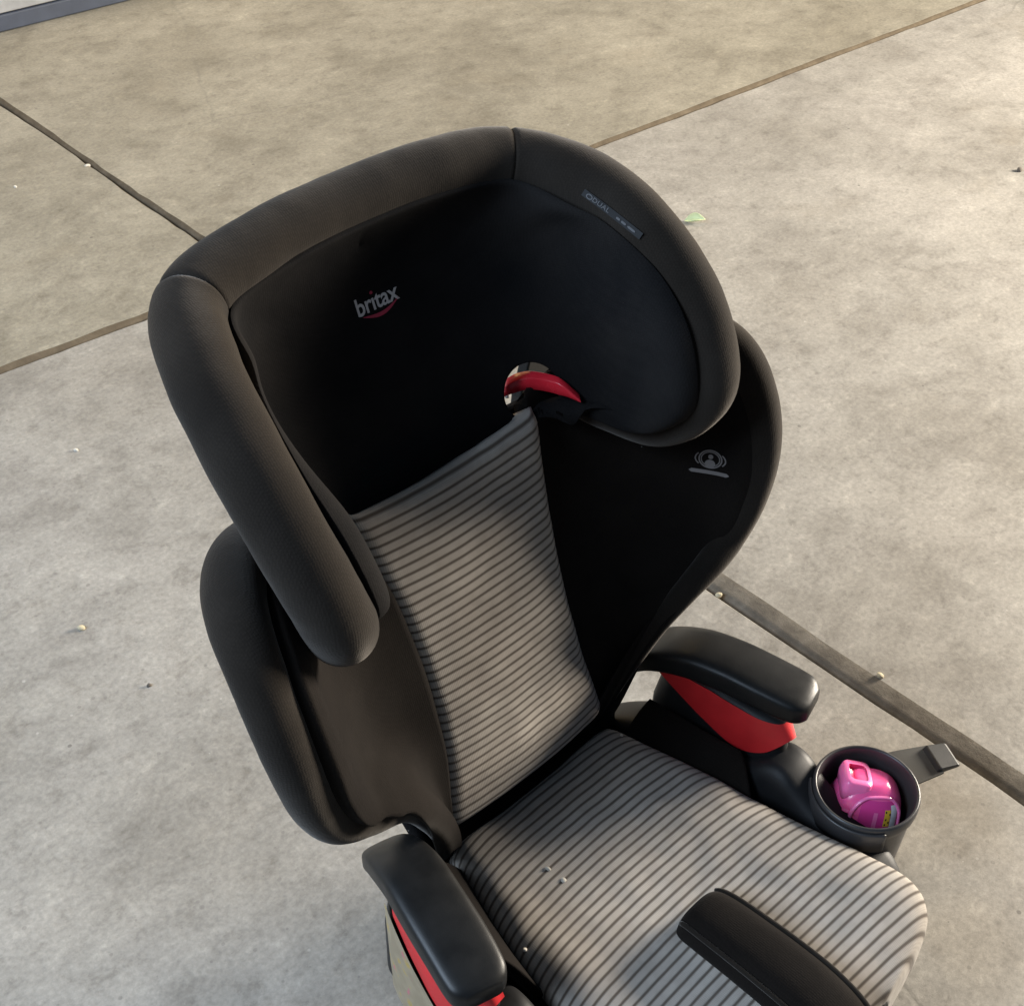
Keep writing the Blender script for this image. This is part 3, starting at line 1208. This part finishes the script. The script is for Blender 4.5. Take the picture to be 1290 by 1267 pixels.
LO, LX, LY = (0.003, 0.3200, 0.5950), (1, 0.0, 0.0), (0, 0.35, 0.936)
P, F = text2('br\u0131tax', 0.0168, 0.00028, 0.98)
w_ = max(p[0] for p in P) - min(p[0] for p in P)
k_ = 0.041 / w_
P = [(x * k_, y * k_ * 1.12) for x, y in P]
mark('logo_lettering', (P, F), LO, LX, LY, headrest, M_PRINT, headrest)
mark('logo_dot', disc2(-0.0028, 0.0076, 0.0015, 0.0013), LO, LX, LY, headrest, M_SWOOSH, headrest)
sw_p, sw_f = [], []
for i in range(25):
    t = i / 24
    x = -0.016 + 0.036 * t
    y = -0.0092 - 0.0030 * math.sin(math.pi * t * 1.2 - 0.5) + 0.004 * t * t
    h = 0.0014 * math.sin(math.pi * min(1, t * 0.96 + 0.02)) + 0.0002
    sw_p += [(x, y - h), (x, y + h)]
sw_f = [(2 * i, 2 * i + 2, 2 * i + 3, 2 * i + 1) for i in range(24)]
mark('logo_swoosh', (sw_p, sw_f), LO, LX, LY, headrest, M_SWOOSH, headrest)

# side-protection emblem on the right wing
EO, EX, EY = (0.2130, 0.1385, 0.4190), (0.565, -0.825, 0.0), (0.12, 0.08, 0.98)
wing_r = [o for o in bpy.data.objects if o.name == 'side_lining'][0]
emb = merge([ring2(0, 0.0035, 0.0105, 0.0090, 0.0013), ring2(0, 0.0035, 0.0085, 0.0072, 0.0009), disc2(0, 0.0058, 0.0022, 0.0022),
             disc2(0, -0.0010, 0.0046, 0.0040), ring2(0, 0.0035, 0.0138, 0.0085, 0.0012, -0.62, 0.75, 14),
             ring2(0, 0.0035, 0.0138, 0.0085, 0.0012, math.pi - 0.62, math.pi + 0.75, 14), bar2(-0.0175, 0.0175, -0.0092, 0.0018)])
mark('emblem', emb, EO, EX, EY, wing_r, M_PRINT2, backrest, 0.0007)

# woven tag sewn in beside the seam of the right side bolster
tp = catmull([(0.1620, 0.2528, 0.6546), (0.1650, 0.2415, 0.6497), (0.1686, 0.2286, 0.6437), (0.1748, 0.2018, 0.6313)], 30)
tn = np.array([-0.85, -0.40, 0.35])
tn /= np.linalg.norm(tn)


def strip_pts(along, across, lift):
    s_ = np.r_[0, np.cumsum(np.linalg.norm(np.diff(tp, axis=0), axis=1))]
    c = np.array([np.interp(along, s_, tp[:, k]) for k in range(3)])
    d = tp[-1] - tp[0]
    d /= np.linalg.norm(d)
    up_ = np.cross(tn, d)
    up_ /= np.linalg.norm(up_)
    if up_[2] < 0:
        up_ = -up_
    return tuple(c + up_ * across + tn * lift)


TL = float(np.linalg.norm(np.diff(tp, axis=0), axis=1).sum())
V = []
for i in range(20):
    a_ = TL * i / 19
    V += [strip_pts(a_, -0.0027, 0.0011), strip_pts(a_, 0.0030, 0.0011)]
tg = mesh_obj('woven_tag', V, [(2 * i, 2 * i + 2, 2 * i + 3, 2 * i + 1) for i in range(19)], M_TAG, headrest)
P, F = text2('DUAL', 0.0062, 0.0001, 1.05)
P = [(x + 0.0180, y) for x, y in P]
shapes = [ring2(0.0065, 0, 0.0030, 0.0026, 0.0010), (P, F)]
for x0, x1 in ((0.0335, 0.0375), (0.0385, 0.0435), (0.0450, 0.0530)):      # woven letters too worn to read
    shapes.append(bar2(x0, x1, -0.0002, 0.0011, 6))
P, F = merge(shapes)
mesh_obj('tag_lettering', [strip_pts(x * 0.98, y * 0.8, 0.0015) for x, y in P], F, M_PRINT3, headrest, smooth=False)

# tan instruction label on the outside of the left armrest post
def label_mat():
    m, nt, b = new_mat('tan_instruction_label')
    co = coord(nt)
    n1 = noise(nt, co, 55, 3)
    col = ramp(nt, n1, [(0.40, (0.25, 0.20, 0.13)), (0.60, (0.30, 0.245, 0.165)), (0.66, (0.38, 0.26, 0.05)), (0.72, (0.28, 0.235, 0.16))])
    n2 = noise(nt, co, 80, 2)
    col = mix_col(nt, ramp(nt, n2, [(0.66, (0, 0, 0)), (0.70, (1, 1, 1))]), col, (0.45, 0.12, 0.16))
    nt.links.new(col, b.inputs['Base Color'])
    b.inputs['Roughness'].default_value = 0.45
    return m


M_LABEL = label_mat()
LB = catmull([(0.2035, 0.020), (0.2045, 0.035), (0.2015, 0.070), (0.1965, 0.098), (0.1910, 0.114)], 20)
V, F = [], []
for i, (x, y) in enumerate(LB):
    zt = float(np.interp(y, [0.02, 0.035, 0.07, 0.10, 0.114], [0.149, 0.152, 0.179, 0.206, 0.212]))
    for j in range(8):
        z = 0.085 + (zt - 0.085) * j / 7
        V.append((-(x + 0.0012), y, z))
F = grid_faces(20, 8)
fix_normals(mesh_obj('instruction_label', V, F, M_LABEL, arm_l))

# ------------------------------------------------------------------ bottle in the cup holder


def pink_mat(name, c, trans, rough=0.25):
    m, nt, b = new_mat(name)
    n = noise(nt, coord(nt), 40, 3)
    col = ramp(nt, n, [(0.3, tuple(x * 0.9 for x in c)), (0.7, c)])
    nt.links.new(col, b.inputs['Base Color'])
    b.inputs['Roughness'].default_value = rough
    b.inputs['Subsurface Weight'].default_value = 0.35
    b.inputs['Subsurface Radius'].default_value = (0.02, 0.006, 0.008)
    b.inputs['Subsurface Scale'].default_value = 0.3
    b.inputs['Coat Weight'].default_value = 0.3
    return m


M_PINK = pink_mat('pink_translucent_plastic', (0.92, 0.115, 0.345), 0.2)
M_PINK2 = pink_mat('pale_pink_cap_plastic', (0.94, 0.20, 0.46), 0.2, 0.3)
M_PINKD = pink_mat('deep_pink_recess_plastic', (0.70, 0.015, 0.13), 0.1, 0.4)
M_BLAB = pink_mat('purple_pink_label_paper', (0.74, 0.06, 0.30), 0.0, 0.2)
M_YEL = plastic('yellow_label_print', (0.80, 0.50, 0.05), 0.3, 0)
M_BLK = plastic('black_label_print', (0.02, 0.015, 0.02), 0.3, 0)
M_WHT = plastic('white_label_print', (0.75, 0.72, 0.74), 0.3, 0)

bottle = empty('pink_bottle', (0.1995, -0.0835, 0.0740))
bottle.scale = (1.22, 1.22, 0.80)
bottle.rotation_euler = (Matrix.Rotation(math.radians(13), 3, Vector((-0.39, 0.92, 0.0))) @ Matrix.Rotation(math.radians(-50), 3, 'Z')).to_euler()
tag(bottle, 'small pink plastic bottle with a flip cap standing in the cup holder', 'bottle')


def sup(a, p):
    return math.copysign(abs(a) ** p, a)


def body_pt(ang, z):
    """squarish bottle section with rounded shoulders; ang 0 = +x, -90 deg = label side"""
    t = min(1.0, max(0.0, (z - 0.100) / 0.030))
    k = math.sqrt(max(0.0, 1 - (t * 0.90) ** 2)) * (1 - 0.10 * min(1.0, max(0.0, (z - 0.04) / 0.07)))
    ax, ay = 0.0275 * k, 0.0225 * k
    if z < 0.006:
        q = 0.86 + 0.14 * math.sqrt(max(0, 1 - (1 - z / 0.006) ** 2))
        ax, ay = ax * q, ay * q
    c, s_ = math.cos(ang), math.sin(ang)
    x, y = ax * sup(c, 0.72), ay * sup(s_, 0.72)
    # grip ribs on the left cheek
    rib = 0.0
    if c < -0.25 and 0.05 < z < 0.098:
        rib = 0.0017 * math.sin((z - 0.05) / 0.0115 * 2 * math.pi) * min(1, (-c - 0.25) * 3)
    f = 1 + rib / 0.025
    return (x * f, y * f, z)


nz, na = 90, 72
zs_ = np.linspace(0, 0.130, nz)
rings = [[body_pt(a, z) for a in np.linspace(0, 2 * math.pi, na, endpoint=False)] for z in zs_]
body = fix_normals(loft('body', rings, M_PINK, bottle))
# cap: wedge-shaped flip top with a rectangular recess
cx0, cx1, cy0, cy1 = -0.0225, -0.0010, -0.0145, 0.0145
capV, capF = [], []
secs = [(0.106, 1.00, 0.0), (0.122, 1.02, 0.0), (0.1305, 0.97, 0.001), (0.1330, 0.90, 0.0015)]
rings = []
for z, k, sh in secs:
    r = []
    for a in np.linspace(0, 2 * math.pi, 48, endpoint=False):
        c, s_ = math.cos(a), math.sin(a)
        r.append(((cx0 + cx1) / 2 + (cx1 - cx0) / 2 * k * sup(c, 0.4) + sh, (cy1 - cy0) / 2 * k * sup(s_, 0.4), z + 0.002 * sup(-c, 1)))
    rings.append(r)
# recessed top
top = rings[-1]
mx = sum(p[0] for p in top) / 48
rings.append([(mx + (p[0] - mx) * 0.72, p[1] * 0.66, p[2] + 0.0003) for p in top])
rings.append([(mx + (p[0] - mx) * 0.66, p[1] * 0.58, p[2] - 0.0055) for p in top])
cap_o = fix_normals(loft('flip_cap', rings[:5], M_PINK2, bottle, True, False))
cap_o.data.materials.append(M_PINKD)
fix_normals(loft('cap_recess', rings[4:], M_PINKD, cap_o, False, True))
# raised frame round the label
fr_pts = []
for i in range(64):
    a = 2 * math.pi * i / 64
    th = -math.pi / 2 + 0.26 + 0.72 * sup(math.cos(a), 0.7)
    z = 0.078 + 0.043 * sup(math.sin(a), 0.7)
    p = np.array(body_pt(th, z))
    fr_pts.append(p * [1.015, 1.015, 1])
fr_pts.append(fr_pts[0])
V, F, uv = tube(np.array(fr_pts), np.full(65, 0.0016), 10)
fix_normals(mesh_obj('label_frame', V, F, M_PINK2, bottle))


def on_body(name, th0, th1, z0, z1, mat, lift, n=14, parent=None):
    rows = []
    for i in range(n):
        th = th0 + (th1 - th0) * i / (n - 1)
        rows.append([tuple(np.array(body_pt(th, z0 + (z1 - z0) * j / (n - 1))) * [lift, lift, 1]) for j in range(n)])
    return fix_normals(mesh_obj(name, np.array(rows).reshape(-1, 3), grid_faces(n, n), mat, parent or bottle))


B0 = -math.pi / 2 + 0.30
blab = on_body('bottle_label', B0 - 0.50, B0 + 0.50, 0.036, 0.117, M_BLAB, 1.012)
on_body('label_pale_band', B0 + 0.22, B0 + 0.50, 0.076, 0.113, M_WHT, 1.016, 8, blab)
on_body('label_yellow_mark', B0 + 0.00, B0 + 0.20, 0.086, 0.108, M_YEL, 1.018, 8, blab)
for a_, z_ in ((0.02, 0.104), (0.15, 0.101), (0.04, 0.094), (0.14, 0.090), (0.03, 0.087)):
    on_body('label_black_letter', B0 + a_, B0 + a_ + 0.045, z_, z_ + 0.0028, M_BLK, 1.020, 3, blab)
on_body('label_highlight_stripe', B0 - 0.26, B0 - 0.18, 0.045, 0.104, M_PINK2, 1.017, 8, blab)  # pale stripe colours a highlight onto the label

# ------------------------------------------------------------------ loose bits
M_CRUMB = plastic('pale_crumb', (0.58, 0.54, 0.47), 0.8, 0)
M_PEB = plastic('tan_grit', (0.46, 0.40, 0.27), 0.8, 0)
M_DKG = plastic('dark_grit', (0.10, 0.085, 0.07), 0.9, 0)
M_LEAF = plastic('pale_green_leaf', (0.62, 0.70, 0.40), 0.5, 0)


def lump(name, loc, size, mat, seed, label, cat, group=None):
    import bmesh
    rng = random.Random(seed)
    bm = bmesh.new()
    bmesh.ops.create_icosphere(bm, subdivisions=2, radius=1.0)
    ax = [0.75 + 0.5 * rng.random() for _ in range(3)]
    dirs = [Vector((rng.uniform(-1, 1), rng.uniform(-1, 1), rng.uniform(-1, 1))).normalized() for _ in range(6)]
    for v in bm.verts:
        d = v.co.normalized()
        r = 1 + 0.25 * sum(max(0, d.dot(q)) ** 4 for q in dirs) - 0.3 * max(0, d.dot(dirs[0])) ** 2
        v.co = Vector((d.x * ax[0], d.y * ax[1], max(-0.55, d.z * 0.8 * ax[2]))) * (r * size)
    me = bpy.data.meshes.new(name)
    bm.to_mesh(me)
    bm.free()
    me.materials.append(mat)
    o = link(bpy.data.objects.new(name, me))
    o.location = (loc[0], loc[1], loc[2] + 0.5 * size)
    o.rotation_euler = (0, 0, rng.uniform(0, 6))
    return tag(o, label, cat, group)


def seat_top(x, y):
    return seat_z(x, y) + 0.0022 * mnoise.noise(Vector((x * 13, y * 15, 1.3))) + 0.0010 * mnoise.noise(Vector((x * 42, y * 42, 5.0))) - 0.0004


G1, G2 = 'crumbs dropped on the booster seat', 'grit scattered on the garage floor'
lump('crumb', (-0.0550, 0.0635, seat_top(-0.0550, 0.0635)), 0.0020, M_CRUMB, 1, 'bright white crumb on the striped seat cushion, nearer the backrest', 'crumb', G1)
lump('crumb', (-0.0535, 0.0470, seat_top(-0.0535, 0.0470)), 0.0019, M_CRUMB, 2, 'paler crumb just in front of the bright one on the seat cushion', 'crumb', G1)
lump('crumb', (-0.1225, 0.0230, seat_top(-0.1225, 0.0230)), 0.0018, M_CRUMB, 3, 'crumb caught at the left edge of the seat cushion by the armrest', 'crumb', G1)
lump('crumb', (0.0970, 0.1180, seat_top(0.0970, 0.1180)), 0.0017, M_CRUMB, 4, 'crumb in the rear right corner of the seat, by the red-trimmed armrest', 'crumb', G1)
lump('crumb', (-0.0960, 0.1400, 0.1900), 0.0016, M_CRUMB, 5, 'tiny crumb at the lower left corner of the back panel', 'crumb', G1)
lump('pebble', (-0.136, 0.758, 0), 0.0036, M_PEB, 11, 'yellowish pebble on the pale floor left of the seat', 'pebble', G2)
lump('pebble', (0.481, 0.058, 0), 0.0036, M_PEB, 12, 'tan pebble beside the floor joint behind the cup holder', 'pebble', G2)
lump('pebble', (1.698, 0.587, 0), 0.0050, M_DKG, 13, 'dark bit of grit at the right edge of the picture', 'pebble', G2)
lump('pebble', (0.034, 1.061, 0), 0.0026, M_CRUMB, 14, 'small white chip on the floor beside the headrest wing, below the crossing joint', 'pebble', G2)
lump('pebble', (0.484, 1.791, -0.004), 0.0044, M_CRUMB, 15, 'white chip lying in the floor joint at upper left', 'pebble', G2)
lump('pebble', (0.347, 1.806, 0), 0.0028, M_CRUMB, 16, 'white speck near the left picture edge above the joint crossing', 'pebble', G2)
lump('pebble', (-0.128, 0.626, 0), 0.0022, M_DKG, 17, 'dark speck of grit on the floor left of the backrest wing', 'pebble', G2)
lump('pebble', (0.452, 0.271, -0.003), 0.0040, M_PEB, 18, 'pale chip in the floor joint just right of the backrest wing', 'pebble', G2)

# curled leaf behind the headrest
V, F = [], []
n = 14
for i in range(n):
    t = i / (n - 1)
    w = 0.017 * math.sin(math.pi * t ** 0.8) + 0.0006
    for j, q in enumerate((-1, -0.5, 0, 0.5, 1)):
        V.append((-0.030 + 0.060 * t, w * q, 0.003 + 0.016 * q * q * math.sin(math.pi * t) + 0.010 * t * t))
leaf = mesh_obj('fallen_leaf', V, grid_faces(n, 5), M_LEAF)
solidify(leaf, 0.0006)
leaf.location = (1.127, 0.879, 0.0)
leaf.scale = (0.6, 0.6, 0.6)
leaf.rotation_euler = (math.radians(12), 0, math.radians(-52))
tag(leaf, 'pale green curled leaf on the floor just behind the right headrest wing', 'leaf')
